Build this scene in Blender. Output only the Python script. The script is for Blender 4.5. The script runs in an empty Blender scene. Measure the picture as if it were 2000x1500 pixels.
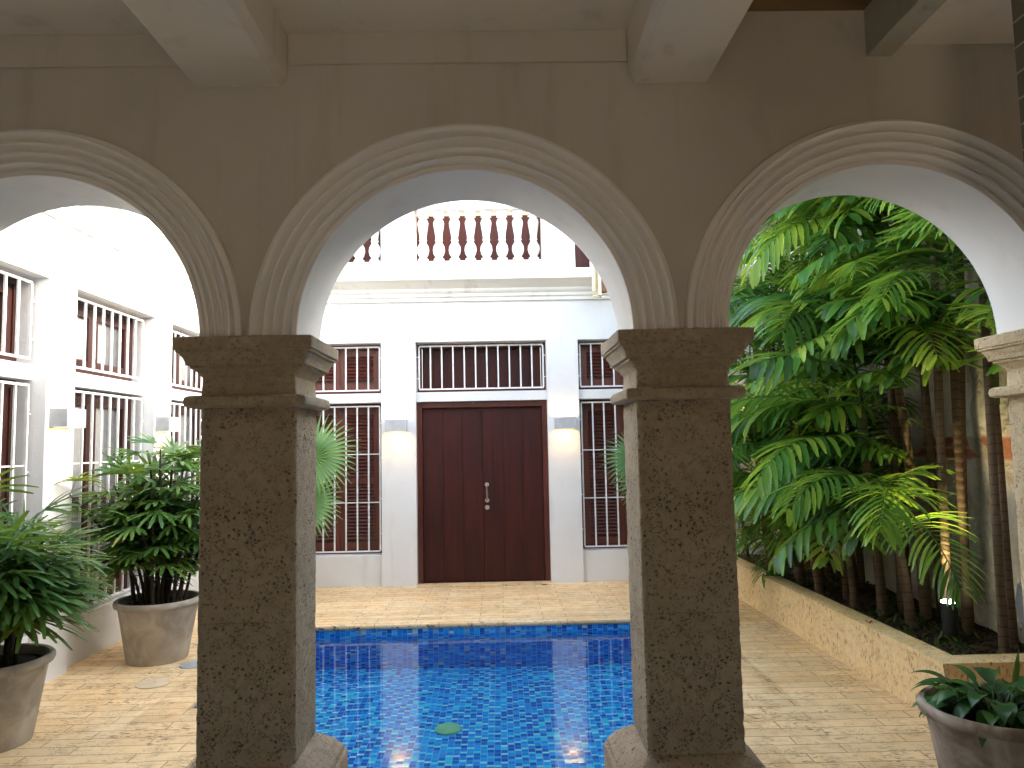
import bpy, bmesh, math, random
from mathutils import Vector, Matrix, noise
R = math.radians
rnd = random.Random(7)
sc = bpy.context.scene
C = sc.collection
# ------------------------------------------------------------------ camera
_a, _b, _r = R(1.0), R(4.65), 0.0195
_f = Vector((math.sin(_a)*math.cos(_b), math.cos(_a)*math.cos(_b), math.sin(_b)))
_r0 = Vector((math.cos(_a), -math.sin(_a), 0)); _u0 = _r0.cross(_f)
_R = _r0*math.cos(_r) - _u0*math.sin(_r); _U = _u0*math.cos(_r) + _r0*math.sin(_r)
cd = bpy.data.cameras.new('camera'); cam = bpy.data.objects.new('camera', cd); C.objects.link(cam)
M3 = Matrix((_R, _U, -_f)).transposed()
cam.matrix_world = Matrix.Translation((0, 0, 1.65)) @ M3.to_4x4()
cd.sensor_width = 36; cd.lens = 1450/2000*36; cd.clip_end = 500; cd.clip_start = 0.05
sc.camera = cam
# ------------------------------------------------------------------ light
SUN_EL, SUN_AZ = R(17), R(94)      # azimuth measured from +Y clockwise: from the right, just over the old wall
w = bpy.data.worlds.new('World'); sc.world = w; w.use_nodes = True
wn = w.node_tree.nodes; wl = w.node_tree.links
sky = wn.new('ShaderNodeTexSky'); sky.sky_type = 'NISHITA'; sky.sun_disc = False
sky.sun_elevation = SUN_EL; sky.sun_rotation = SUN_AZ; sky.air_density = 1.0; sky.dust_density = 4.0; sky.ozone_density = 1.0
bg = wn['Background']; bg.inputs['Strength'].default_value = 0.15
hs = wn.new('ShaderNodeHueSaturation'); hs.inputs['Saturation'].default_value = .6   # hazy, pale sky
wl.new(sky.outputs[0], hs.inputs['Color']); wl.new(hs.outputs[0], bg.inputs[0])
sl = bpy.data.lights.new('sun', 'SUN'); sl.energy = .2; sl.angle = R(9); sl.color = (1, .98, .94)
so = bpy.data.objects.new('sun', sl); C.objects.link(so)
sd = Vector((math.sin(SUN_AZ)*math.cos(SUN_EL), math.cos(SUN_AZ)*math.cos(SUN_EL), math.sin(SUN_EL)))
so.rotation_euler = sd.to_track_quat('Z', 'Y').to_euler(); so.location = (0, 0, 30)
sc.view_settings.view_transform = 'Standard'; sc.view_settings.look = 'None'
sc.view_settings.exposure = 3.55; sc.view_settings.gamma = 1.0
sc.cycles.use_denoising = True
try: sc.cycles.denoiser = 'OPENIMAGEDENOISE'
except Exception: pass
sc.cycles.max_bounces = 14; sc.cycles.diffuse_bounces = 8; sc.cycles.glossy_bounces = 4
sc.cycles.transmission_bounces = 8; sc.cycles.transparent_max_bounces = 8
sc.cycles.sample_clamp_indirect = 6.0

# ------------------------------------------------------------------ materials
class NT:
    def __init__(s, name):
        s.m = bpy.data.materials.new(name); s.m.use_nodes = True
        s.t = s.m.node_tree; s.n = s.t.nodes; s.l = s.t.links
        s.b = s.n['Principled BSDF']; s.out = s.n['Material Output']
        s.tc = s.n.new('ShaderNodeTexCoord')
    def node(s, typ, **kw):
        n = s.n.new(typ)
        for k, v in kw.items():
            if k.startswith('i_'):
                key = k[2:]
                key = int(key) if key.isdigit() else key.replace('_', ' ')
                if isinstance(v, bpy.types.NodeSocket): s.l.new(v, n.inputs[key])
                else: n.inputs[key].default_value = v
            else: setattr(n, k, v)
        return n
    def obj(s): return s.tc.outputs['Object']
    def map(s, sc_=(1, 1, 1), rot=(0, 0, 0), loc=(0, 0, 0), src=None):
        return s.node('ShaderNodeMapping', i_Vector=src or s.obj(), i_Scale=sc_, i_Rotation=rot, i_Location=loc).outputs[0]
    def noise(s, scale, detail=4, rough=.55, vec=None, dist=0):
        return s.node('ShaderNodeTexNoise', i_Vector=vec or s.obj(), i_Scale=scale, i_Detail=detail, i_Roughness=rough, i_Distortion=dist).outputs[0]
    def vor(s, scale, vec=None, feature='F1', out='Distance'):
        n = s.node('ShaderNodeTexVoronoi', i_Vector=vec or s.obj(), i_Scale=scale); n.feature = feature
        return n.outputs[out]
    def ramp(s, fac, stops, interp='LINEAR'):
        n = s.node('ShaderNodeValToRGB', i_Fac=fac); e = n.color_ramp.elements; n.color_ramp.interpolation = interp
        while len(e) < len(stops): e.new(.5)
        for el, (p, c) in zip(e, stops):
            el.position = p; el.color = (c, c, c, 1) if isinstance(c, (int, float)) else (*c, 1)
        return n.outputs[0]
    def mix(s, fac, a, b, mode='MIX'):
        n = s.node('ShaderNodeMix', data_type='RGBA', blend_type=mode)
        for k, v in ((0, fac), (6, a), (7, b)):
            if isinstance(v, bpy.types.NodeSocket): s.l.new(v, n.inputs[k])
            else: n.inputs[k].default_value = (*v, 1) if isinstance(v, tuple) else v
        return n.outputs[2]
    def math(s, op, a, b=0., c=0.):
        n = s.node('ShaderNodeMath', operation=op)
        for k, v in enumerate((a, b, c)):
            if isinstance(v, bpy.types.NodeSocket): s.l.new(v, n.inputs[k])
            else: n.inputs[k].default_value = v
        return n.outputs[0]
    def bump(s, h, strength=.3, dist=.01, normal=None):
        n = s.node('ShaderNodeBump', i_Height=h, i_Strength=strength, i_Distance=dist)
        if normal: s.l.new(normal, n.inputs['Normal'])
        return n.outputs[0]
    def set(s, color=None, rough=None, normal=None, **kw):
        def put(k, v):
            if isinstance(v, bpy.types.NodeSocket): s.l.new(v, s.b.inputs[k])
            else: s.b.inputs[k].default_value = (*v, 1) if isinstance(v, tuple) else v
        if color is not None: put('Base Color', color)
        if rough is not None: put('Roughness', rough)
        if normal is not None: put('Normal', normal)
        for k, v in kw.items(): put(k.replace('_', ' '), v)
        return s.m

def plaster(name, col, col2, stain=None, bump=.25, amt=.5):
    t = NT(name)
    n1 = t.noise(1.3, 5); n2 = t.noise(9, 6, .65); n3 = t.noise(60, 4)
    c = t.mix(t.ramp(n1, [(.35, 0.), (.7, 1.)]), col, col2)
    if stain:
        vs = t.map((3.5, 3.5, .45))
        s_ = t.ramp(t.noise(1.6, 6, .6, vs), [(.56, 0.), (.74, 1.)])
        c = t.mix(t.math('MULTIPLY', s_, amt), c, stain)
        sp = t.ramp(t.noise(7, 3, .5), [(.70, 0.), (.78, 1.)])
        c = t.mix(t.math('MULTIPLY', sp, amt*.6), c, stain)
    nb = t.bump(t.math('ADD', n2, t.math('MULTIPLY', n3, .25)), bump, .006)
    return t.set(c, .75, nb)
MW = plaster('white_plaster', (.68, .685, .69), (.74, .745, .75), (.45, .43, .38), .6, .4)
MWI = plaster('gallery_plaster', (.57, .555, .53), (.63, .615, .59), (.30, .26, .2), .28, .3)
MWB = plaster('beam_plaster', (.78, .74, .67), (.82, .78, .72), (.4, .34, .26), .2, .3)  # paler than the gallery walls: light from below put into the colour
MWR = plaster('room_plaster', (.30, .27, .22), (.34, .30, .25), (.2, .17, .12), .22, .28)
MWS = plaster('arch_soffit_plaster', (.80, .79, .76), (.84, .83, .80), (.5, .48, .42), .15, .2)  # paler than the wall face: bounce light put into the colour
MWC = plaster('cornice_plaster', (.72, .71, .66), (.77, .76, .73), (.38, .36, .28), .2, .55)
MWA = plaster('archivolt_plaster', (.82, .81, .80), (.86, .85, .84), None, .03, .25)

def coral(name, base, light, pit, sc_=1., elong=(1, 1, 1), pits=1., bumps=.8, grain=1., joint=False):
    t = NT(name)
    v = t.map(tuple(sc_*e for e in elong))
    n1 = t.noise(3, 6, .6); n2 = t.noise(26*sc_, 5, .7)
    c = t.mix(t.ramp(n1, [(.3, 0.), (.7, 1.)]), base, light)
    c = t.mix(t.math('MULTIPLY', t.ramp(n2, [(.35, 1.), (.6, 0.)]), .35*grain), c, tuple(x*.55 for x in base))
    dist = t.node('ShaderNodeVectorMath', operation='ADD')
    t.l.new(v, dist.inputs[0])
    nz = t.node('ShaderNodeTexNoise', i_Vector=v, i_Scale=30., i_Detail=3.)
    vs = t.node('ShaderNodeVectorMath', operation='SCALE'); t.l.new(nz.outputs[1], vs.inputs[0]); vs.inputs['Scale'].default_value = .03
    t.l.new(vs.outputs[0], dist.inputs[1])
    # three sizes of pits, present only where a mask noise is high
    m1 = t.ramp(t.noise(5, 3), [(.36, 0.), (.54, 1.)]); 
    p1 = t.math('MULTIPLY', t.ramp(t.vor(44, dist.outputs[0]), [(.15, 1.), (.34, 0.)]), m1)
    pm = t.ramp(t.noise(17, 2), [(.44, 0.), (.56, 1.)])
    p2 = t.math('MULTIPLY', t.ramp(t.vor(105, dist.outputs[0]), [(.20, 1.), (.44, 0.)]), pm)
    big = t.math('MULTIPLY', t.ramp(t.vor(19, dist.outputs[0]), [(.10, 1.), (.2, 0.)]), t.ramp(t.noise(8, 2), [(.5, 0.), (.6, 1.)]))
    p = t.math('MAXIMUM', t.math('MAXIMUM', p1, t.math('MULTIPLY', p2, .8)), big)
    if joint:
        z = t.node('ShaderNodeSeparateXYZ', i_0=t.obj()).outputs[2]; zz = t.math('ADD', z, t.math('MULTIPLY', t.noise(6, 3), .012))
        jl = None
        for zj in joint:
            j_ = t.math('LESS_THAN', t.math('ABSOLUTE', t.math('SUBTRACT', zz, zj)), .002); jl = j_ if jl is None else t.math('MAXIMUM', jl, j_)
        bl = t.math('GREATER_THAN', zz, joint[0])
        c = t.mix(t.math('MULTIPLY', bl, .15), c, light)
        p = t.math('MULTIPLY', p, t.math('SUBTRACT', 1., t.math('MULTIPLY', t.ramp(t.noise(2.2, 2), [(.45, 0.), (.7, 1.)]), .5)))
        c = t.mix(t.math('MULTIPLY', t.math('MULTIPLY', jl, t.noise(5, 3)), .5), c, pit)
    p = t.math('MULTIPLY', p, pits)
    c = t.mix(p, c, pit)
    h = t.math('SUBTRACT', t.math('MULTIPLY', n2, .35), p)
    return t.set(c, .9, t.bump(h, bumps, .006))
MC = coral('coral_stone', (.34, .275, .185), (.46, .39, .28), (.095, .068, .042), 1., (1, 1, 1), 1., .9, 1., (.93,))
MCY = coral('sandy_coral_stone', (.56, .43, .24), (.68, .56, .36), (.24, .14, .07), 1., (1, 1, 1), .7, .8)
MCC = coral('coral_stone_capital', (.36, .29, .20), (.48, .41, .30), (.10, .07, .045), 1., (1, 1, 1), .5, .4)
MCS = coral('coral_stone_base', (.36, .28, .19), (.48, .38, .28), (.08, .05, .03), 1., (1, 1, 1), .8, .7)
MP = coral('planter_stone', (.76, .55, .27), (.84, .65, .37), (.20, .10, .045), .8, (1, 1, .45), .75, .5, .7)

def paving():
    t = NT('travertine_paving')
    br = t.node('ShaderNodeTexBrick', i_Vector=t.obj(), i_Scale=1.0, i_Mortar_Size=.0036, i_Mortar_Smooth=.1, i_Bias=0.,
                i_Brick_Width=.60, i_Row_Height=.115)
    br.inputs['Color1'].default_value = (.5, .5, .5, 1); br.inputs['Color2'].default_value = (1., 1., 1., 1)
    br.inputs['Mortar'].default_value = (.7, .7, .7, 1); br.offset = .37; br.offset_frequency = 2; br.squash = 1.
    base = t.mix(t.ramp(t.noise(2.2, 5), [(.3, 0.), (.7, 1.)]), (.82, .56, .28), (.90, .69, .41))
    c = t.mix(.33, base, br.outputs[0], 'MULTIPLY')
    c = t.mix(t.ramp(t.noise(7, 5, .6), [(.52, 0.), (.75, .6)]), c, (.47, .27, .11))
    v = t.map((1, 4.2, 1))
    nz = t.node('ShaderNodeTexNoise', i_Vector=v, i_Scale=12., i_Detail=4.)
    dv = t.node('ShaderNodeVectorMath', operation='MULTIPLY_ADD'); t.l.new(nz.outputs[1], dv.inputs[0]); dv.inputs[1].default_value = (.12, .12, .12); t.l.new(v, dv.inputs[2])
    mask = t.ramp(t.noise(3.2, 3), [(.46, 0.), (.64, 1.)])
    p = t.math('MULTIPLY', t.ramp(t.vor(16, dv.outputs[0]), [(.22, 1.), (.36, 0.)]), mask)
    p2 = t.math('MULTIPLY', t.ramp(t.vor(42, dv.outputs[0]), [(.22, 1.), (.42, 0.)]), t.ramp(t.noise(9, 2), [(.46, 0.), (.6, .8)]))
    p = t.math('MAXIMUM', p, p2)
    c = t.mix(t.math('MULTIPLY', p, .95), c, (.12, .06, .025))
    c = t.mix(t.math('MULTIPLY', br.outputs[1], .8), c, (.24, .16, .09))
    h = t.math('SUBTRACT', t.math('MULTIPLY', t.noise(30, 4), .3), t.math('MAXIMUM', p, br.outputs[1]))
    return t.set(c, t.ramp(t.noise(3, 3), [(.3, .45), (.7, .7)]), t.bump(h, .5, .003))
MPV = paving()

def cement_tile():
    t = NT('grey_cement_tile')
    ck = t.node('ShaderNodeTexBrick', i_Vector=t.obj(), i_Scale=1., i_Mortar_Size=.002, i_Brick_Width=.2, i_Row_Height=.2)
    ck.offset = 0.
    v = t.node('ShaderNodeVectorMath', operation='FRACTION'); t.l.new(t.map((5, 5, 5)), v.inputs[0])
    s_ = t.node('ShaderNodeVectorMath', operation='DISTANCE'); t.l.new(v.outputs[0], s_.inputs[0]); s_.inputs[1].default_value = (.5, .5, 0)
    ring = t.ramp(t.math('PINGPONG', s_.outputs['Value'], .14), [(.05, (.42, .41, .38)), (.1, (.24, .24, .23))])
    c = t.mix(t.math('MULTIPLY', ck.outputs[1], .8), ring, (.1, .1, .1))
    return t.set(c, .45)
MCT = cement_tile()

def pooltile(name, ax, wall=False):
    """columns 48 mm wide; each column repeats a square and a half tile, shifted at random"""
    t = NT(name)
    sep = t.node('ShaderNodeSeparateXYZ', i_0=t.obj()); u, v = sep.outputs[ax[0]], sep.outputs[ax[1]]
    cu = t.math('MULTIPLY', t.math('ADD', u, 50.), 1/.048); ci = t.math('FLOOR', cu); fu = t.math('SUBTRACT', cu, ci)
    wn_ = t.node('ShaderNodeTexWhiteNoise', noise_dimensions='1D', i_W=ci)
    off = wn_.outputs[0]
    cv = t.math('ADD', t.math('MULTIPLY', t.math('ADD', v, 50.), 1/.12), off); ri = t.math('FLOOR', cv); fv = t.math('SUBTRACT', cv, ri)
    half = t.math('GREATER_THAN', fv, .8)
    cell = t.node('ShaderNodeCombineXYZ', i_0=ci, i_1=ri, i_2=t.math('ADD', half, t.math('GREATER_THAN', fv, .4)))
    wc = t.node('ShaderNodeTexWhiteNoise', noise_dimensions='3D', i_Vector=cell.outputs[0]).outputs[0]
    big = t.ramp(wc, [(0, (.001, .15, .62)), (.22, (.001, .32, .86)), (.45, (.002, .45, .95)), (.62, (.001, .20, .70)), (.80, (.002, .40, .90)), (.93, (.03, .72, .95))], 'CONSTANT')
    sm = t.ramp(wc, [(0, (.07, .82, .95)), (.3, (.01, .60, .95)), (.42, (.22, .92, .92)), (.78, (.004, .34, .85)), (.86, (.36, .95, .92))], 'CONSTANT')
    c = t.mix(half, big, sm)
    if wall:
        c = t.mix(.999, c, t.ramp(wc, [(0, (.004, .20, .68)), (.25, (.008, .34, .82)), (.45, (.003, .10, .46)), (.6, (.07, .50, .88)), (.76, (.004, .24, .74)), (.86, (.18, .40, .58)), (.95, (.55, .65, .6))], 'CONSTANT'))
    # grout
    eu = t.math('MINIMUM', fu, t.math('SUBTRACT', 1., fu))
    d1 = t.math('MINIMUM', t.math('ABSOLUTE', t.math('SUBTRACT', fv, .8)), t.math('ABSOLUTE', t.math('SUBTRACT', fv, .4))); d0 = t.math('MINIMUM', fv, t.math('SUBTRACT', 1., fv))
    ev = t.math('MULTIPLY', t.math('MINIMUM', d0, d1), .12/.048)
    g = t.math('LESS_THAN', t.math('MINIMUM', eu, ev), .032)
    c = t.mix(g, c, (.30, .55, .80))
    return t.set(c, .12, t.bump(t.math('SUBTRACT', 1., g), .2, .002))
MT_F = pooltile('pool_mosaic_floor', (0, 1)); MT_X = pooltile('pool_mosaic_long', (0, 2), True); MT_Y = pooltile('pool_mosaic_side', (1, 2), True)

def water():
    t = NT('pool_water')
    n = t.noise(2.2, 2, .5); b = t.bump(n, .012, .05)
    t.n.remove(t.b)
    g = t.node('ShaderNodeBsdfGlass', i_IOR=1.333, i_Roughness=0., i_Color=(.93, .985, 1., 1), i_Normal=b)
    t.l.new(g.outputs[0], t.out.inputs[0]); return t.m
MWT = water()

def wood(name, c1, c2, rough=.28, ax=(14, 14, .8), coat=.4):
    t = NT(name)
    v = t.map(ax)
    n = t.noise(1.6, 7, .62, v, .6); n2 = t.noise(.9, 3)
    c = t.mix(t.ramp(n, [(.3, 0.), (.7, 1.)]), c1, c2)
    c = t.mix(t.math('MULTIPLY', t.ramp(n2, [(.45, 0.), (.75, 1.)]), .35), c, tuple(x*1.5 for x in c2))
    return t.set(c, t.ramp(n2, [(.3, rough), (.7, rough+.15)]), t.bump(n, .12, .002), Coat_Weight=coat, Coat_Roughness=.25, Specular_IOR_Level=.3)
MM = wood('mahogany', (.018, .0032, .0018), (.056, .0075, .004), .5, (14, 14, .8), 0.)
MM2 = wood('mahogany_frame', (.055, .011, .006), (.10, .02, .011))
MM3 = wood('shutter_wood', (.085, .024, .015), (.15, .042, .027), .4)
MM4 = wood('darkened_shutter_wood', (.022, .006, .004), (.05, .012, .008), .45)  # darker copy of the shutter wood, offsets bright light on left windows
MWD = wood('ceiling_boards', (.18, .11, .055), (.26, .17, .09), .6, (.8, 10, 10), 0.)
MGB = plaster('painted_timber', (.40, .40, .34), (.50, .49, .42), (.2, .17, .1), .2, .7)
MGG = plaster('pale_green_paint', (.42, .46, .37), (.48, .51, .43), (.3, .3, .2), .2, .4)

def simple(name, col, rough=.5, metal=0., **kw):
    t = NT(name); n = t.noise(12, 4)
    c = t.mix(t.ramp(n, [(.35, 0.), (.65, 1.)]), tuple(x*.9 for x in col), tuple(min(1, x*1.08) for x in col))
    return t.set(c, rough, None, Metallic=metal, **kw)
MLH = simple('lamp_enamel', (.46, .47, .49), .4)
MG = simple('white_enamel', (.78, .78, .78), .35)
MST = simple('brushed_steel', (.55, .55, .53), .3, 1.)
MBK = simple('black_plastic', (.02, .02, .02), .5)
MGB2 = simple('brown_glass', (.085, .032, .022), .5, 0.)
MGL = simple('dark_glass', (.10, .105, .11), .08, 0., Coat_Weight=.6)
MCU = simple('curtain_cloth', (.26, .26, .25), .8)
MLID = simple('pale_lid', (.62, .50, .34), .6)
MLD2 = simple('grey_lid', (.38, .40, .42), .5)
MDR = simple('drain_grate', (.25, .70, .35), .5)
MRED = simple('red_petal', (.35, .01, .03), .6)
MYEL = simple('yellow_leaf', (.55, .28, .03), .6)
MGREY = coral('grey_stone', (.10, .105, .11), (.17, .175, .18), (.08, .08, .08), 1., (1, 1, 1), .5, .4)
MRST = simple('rusty_iron', (.20, .09, .04), .8)
MPVC = simple('old_pvc', (.68, .60, .42), .5)
def emit(name, col, s_):
    t = NT(name); return t.set((.8, .8, .8), .5, None, Emission_Color=col, Emission_Strength=s_)
MEM = emit('warm_lens', (1, .62, .22), 2.5)
MEMW = emit('spot_lens', (1, .93, .75), 5.)

def potmat(name, a, b, d):
    t = NT(name)
    n = t.noise(5, 6, .6, None, .8); n2 = t.noise(2, 3)
    c = t.mix(t.ramp(n, [(.40, 0.), (.60, 1.)]), a, b)
    c = t.mix(t.ramp(n2, [(.5, 0.), (.75, .7)]), c, d)
    return t.set(c, .85, t.bump(t.noise(22, 5), .25, .004))
MPOT = potmat('weathered_clay', (.30, .27, .22), (.44, .40, .33), (.25, .19, .13))
MPOTR = potmat('stained_clay', (.26, .19, .13), (.50, .44, .36), (.18, .11, .06))
def soilmat():
    t = NT('bark_soil'); n = t.noise(45, 5, .7); v = t.vor(60)
    c = t.mix(t.ramp(v, [(.1, 1.), (.5, 0.)]), (.012, .008, .005), (.06, .03, .017))
    return t.set(c, .95, t.bump(n, 1., .02))
MSOIL = soilmat()

def leafmat(name, dark, mid, lit, gloss=.35, tr=.35):
    t = NT(name)
    oi = t.node('ShaderNodeObjectInfo')
    at = t.node('ShaderNodeAttribute', attribute_name='lf'); 
    f = t.math('ADD', t.math('MULTIPLY', oi.outputs['Random'], .5), t.math('MULTIPLY', at.outputs['Fac'], .5))
    c = t.ramp(f, [(.12, dark), (.5, mid), (.88, lit)])
    n = t.noise(25, 3); c = t.mix(t.math('MULTIPLY', n, .3), c, tuple(x*.6 for x in dark))
    t.set(c, gloss, None, Specular_IOR_Level=.5)
    tl = t.node('ShaderNodeBsdfTranslucent', i_Color=t.mix(.5, c, (.30, .42, .03)))
    mx = t.node('ShaderNodeMixShader', i_0=tr); t.l.new(t.b.outputs[0], mx.inputs[1]); t.l.new(tl.outputs[0], mx.inputs[2])
    t.l.new(mx.outputs[0], t.out.inputs[0]); return t.m
ML_R = leafmat('rhapis_leaf', (.028, .10, .033), (.07, .19, .05), (.20, .34, .07))
ML_P = leafmat('palm_frond', (.022, .09, .04), (.11, .33, .06), (.50, .66, .08), .25, .45)  # tone range stands in for sunlit and shaded fronds
ML_F = leafmat('fan_leaf', (.08, .22, .09), (.13, .30, .12), (.22, .40, .12), .4, .4)
ML_L = leafmat('lily_leaf', (.03, .10, .04), (.06, .17, .05), (.13, .28, .05), .25, .25)
ML_G = leafmat('ground_leaf', (.02, .05, .015), (.05, .10, .03), (.12, .18, .06), .5, .25)
def barkmat(name, a, b):
    t = NT(name)
    wv = t.node('ShaderNodeTexWave', i_Vector=t.obj(), i_Scale=5., i_Distortion=2.5, i_Detail=2.); wv.bands_direction = 'Z'
    c = t.mix(t.ramp(wv.outputs[1], [(.0, 0.), (.08, 1.)]), tuple(x*.8 for x in a), t.mix(t.noise(14, 4), a, b))
    return t.set(c, .8, t.bump(wv.outputs[1], .4, .006))
MB1 = barkmat('palm_bark', (.075, .045, .026), (.17, .11, .065)); MB2 = barkmat('cane_bark', (.03, .02, .012), (.07, .045, .03))
MB3 = barkmat('shaft_green', (.06, .09, .025), (.12, .15, .05))

def oldwall():
    t = NT('old_stone_wall')
    n = t.noise(1.1, 7, .65, None, .5); n2 = t.noise(4, 7, .65)
    c = t.mix(t.ramp(n, [(.35, 0.), (.6, 1.)]), (.52, .45, .36), (.72, .66, .58))
    c = t.mix(t.ramp(n2, [(.5, 0.), (.66, .9)]), c, (.40, .31, .24))
    br = t.node('ShaderNodeTexBrick', i_Vector=t.map((1, 1, 1), (R(90), 0, R(90))), i_Scale=1., i_Brick_Width=.26, i_Row_Height=.065, i_Mortar_Size=.008)
    br.inputs['Color1'].default_value = (.34, .10, .05, 1); br.inputs['Color2'].default_value = (.42, .17, .09, 1); br.inputs['Mortar'].default_value = (.45, .38, .3, 1)
    z = t.node('ShaderNodeSeparateXYZ', i_0=t.obj()).outputs[2]
    zz = t.math('ABSOLUTE', t.math('SUBTRACT', t.math('ADD', z, t.math('MULTIPLY', n2, .12)), 1.62))
    c = t.mix(t.ramp(zz, [(.065, 1.), (.085, 0.)]), c, br.outputs[0])
    c = t.mix(t.ramp(t.noise(1.7, 5), [(.6, 0.), (.7, .8)]), c, br.outputs[0])
    return t.set(c, .95, t.bump(t.math('ADD', n2, t.noise(18, 5)), .9, .03))
MOW = oldwall()
def graytile():
    t = NT('grey_green_tile')
    br = t.node('ShaderNodeTexBrick', i_Vector=t.map((1, 1, 1), (R(90), 0, 0)), i_Scale=1., i_Brick_Width=.4, i_Row_Height=.09, i_Mortar_Size=.004)
    br.inputs['Color1'].default_value = (.20, .20, .15, 1); br.inputs['Color2'].default_value = (.15, .155, .12, 1); br.inputs['Mortar'].default_value = (.5, .5, .42, 1)
    return t.set(br.outputs[0], .6)
MGT = graytile()

# ------------------------------------------------------------------ mesh helpers
class MB:
    def __init__(s): s.v = []; s.f = []; s.a = []; s.mi = []; s.cm = 0
    def add(s, vs, fs, a=0.):
        o = len(s.v); s.v += [tuple(p) for p in vs]; s.a += [a]*len(vs)
        s.f += [tuple(i+o for i in f) for f in fs]; s.mi += [s.cm]*len(fs); return s
    def box(s, x0, x1, y0, y1, z0, z1):
        return s.add([(x0, y0, z0), (x1, y0, z0), (x1, y1, z0), (x0, y1, z0), (x0, y0, z1), (x1, y0, z1), (x1, y1, z1), (x0, y1, z1)],
                     [(0, 3, 2, 1), (4, 5, 6, 7), (0, 1, 5, 4), (1, 2, 6, 5), (2, 3, 7, 6), (3, 0, 4, 7)])
    def lathe(s, prof, n=32, c=(0, 0), wob=0., cap=True):
        vs = []; m = len(prof)
        for r, z in prof:
            for k in range(n):
                t = 2*math.pi*k/n; rr = r*(1+wob*noise.noise((math.cos(t)*1.5, math.sin(t)*1.5, z*3)))
                vs.append((c[0]+rr*math.cos(t), c[1]+rr*math.sin(t), z))
        fs = [(i*n+k, i*n+(k+1) % n, (i+1)*n+(k+1) % n, (i+1)*n+k) for i in range(m-1) for k in range(n)]
        if cap: fs += [tuple(range(n))[::-1], tuple((m-1)*n+k for k in range(n))]
        return s.add(vs, fs)
    def tube(s, pts, rad, n=6, a=0.):
        pts = [Vector(p) for p in pts]; vs = []; m = len(pts)
        for i, p in enumerate(pts):
            d = (pts[min(i+1, m-1)]-pts[max(i-1, 0)]).normalized()
            x = d.cross(Vector((0.31, .95, .1))).normalized(); y = d.cross(x)
            r = rad[i] if isinstance(rad, (list, tuple)) else rad
            vs += [p+x*(r*math.cos(2*math.pi*k/n))+y*(r*math.sin(2*math.pi*k/n)) for k in range(n)]
        fs = [(i*n+k, i*n+(k+1) % n, (i+1)*n+(k+1) % n, (i+1)*n+k) for i in range(m-1) for k in range(n)]
        fs += [tuple(range(n))[::-1], tuple((m-1)*n+k for k in range(n))]
        return s.add(vs, fs, a)
    def build(s, name, mat, parent=None, smooth=35, bevel=0., recalc=True, world=True):
        me = bpy.data.meshes.new(name)
        off = Vector((0, 0, 0))
        if parent is not None and world: off = parent.matrix_world.translation if parent.parent is None else parent.parent.location
        me.from_pydata([(x-off[0], y-off[1], z-off[2]) for x, y, z in s.v], [], s.f)
        mats = mat if isinstance(mat, (list, tuple)) else [mat]
        for m_ in mats: me.materials.append(m_)
        if len(mats) > 1: me.polygons.foreach_set('material_index', s.mi)
        if any(s.a):
            at = me.attributes.new('lf', 'FLOAT', 'POINT'); at.data.foreach_set('value', s.a)
        if recalc or bevel:
            b = bmesh.new(); b.from_mesh(me)
            if recalc:
                bmesh.ops.remove_doubles(b, verts=b.verts, dist=1e-5)
                bmesh.ops.recalc_face_normals(b, faces=b.faces)
            if bevel:
                es = [e for e in b.edges if len(e.link_faces) == 2 and e.calc_face_angle(0) > R(40)]
                bmesh.ops.bevel(b, geom=es, offset=bevel, segments=2, profile=.6, affect='EDGES', clamp_overlap=True)
            b.to_mesh(me); b.free()
        if smooth is not None:
            me.polygons.foreach_set('use_smooth', [True]*len(me.polygons))
            if smooth < 180: me.set_sharp_from_angle(angle=R(smooth))
        o = bpy.data.objects.new(name, me); C.objects.link(o)
        if parent is not None: o.parent = parent
        return o
def tag(o, label=None, cat=None, group=None, kind=None):
    if label: o['label'] = label
    if cat: o['category'] = cat
    if group: o['group'] = group
    if kind: o['kind'] = kind
    return o
def thing(name, loc, label, cat, group=None, rz=0.):
    o = bpy.data.objects.new(name, None); o.location = loc; o.rotation_euler = (0, 0, rz); o.empty_display_size = .1
    C.objects.link(o); tag(o, label, cat, group)
    o.matrix_world = Matrix.Translation(loc) @ Matrix.Rotation(rz, 4, 'Z'); return o
def copy_tree(o, parent=None):
    c = o.copy(); C.objects.link(c)
    if parent is not None: c.parent = parent
    for ch in list(o.children): copy_tree(ch, c)
    return c
def sub(parent, name, mb, mat, **kw):  # sub-part under a mesh part whose thing sits at parent.parent
    return mb.build(name, mat, parent, **kw)

YW, XL, XR = 8.96, -3.30, 3.45
# ================================================================== SETTING
POOL = [(-1.70, 3.78), (1.22, 3.78), (1.22, 4.93), (1.60, 4.93), (1.60, 7.10), (-2.06, 7.10), (-2.06, 4.93), (-1.70, 4.93)]
def inpool(x, y): return (-1.70 < x < 1.22 and 3.78 < y < 4.93) or (-2.06 < x < 1.60 and 4.93 <= y < 7.10)
m = MB(); xs = [-3.7, -2.06, -1.70, 1.22, 1.60, 4.2]; ys = [3.74, 3.78, 4.93, 7.10, 9.3]
for i in range(5):
    for j in range(4):
        if not inpool((xs[i]+xs[i+1])/2, (ys[j]+ys[j+1])/2):
            m.add([(xs[i], ys[j], 0), (xs[i+1], ys[j], 0), (xs[i+1], ys[j+1], 0), (xs[i], ys[j+1], 0)], [(0, 1, 2, 3)])
tag(m.build('courtyard_floor', MPV, recalc=False), kind='structure')
m = MB(); m.add([(-4.6, -3, 0), (4.6, -3, 0), (4.6, 3.74, 0), (-4.6, 3.74, 0)], [(0, 1, 2, 3)])
tag(m.build('gallery_floor', MCT), kind='structure')
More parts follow.
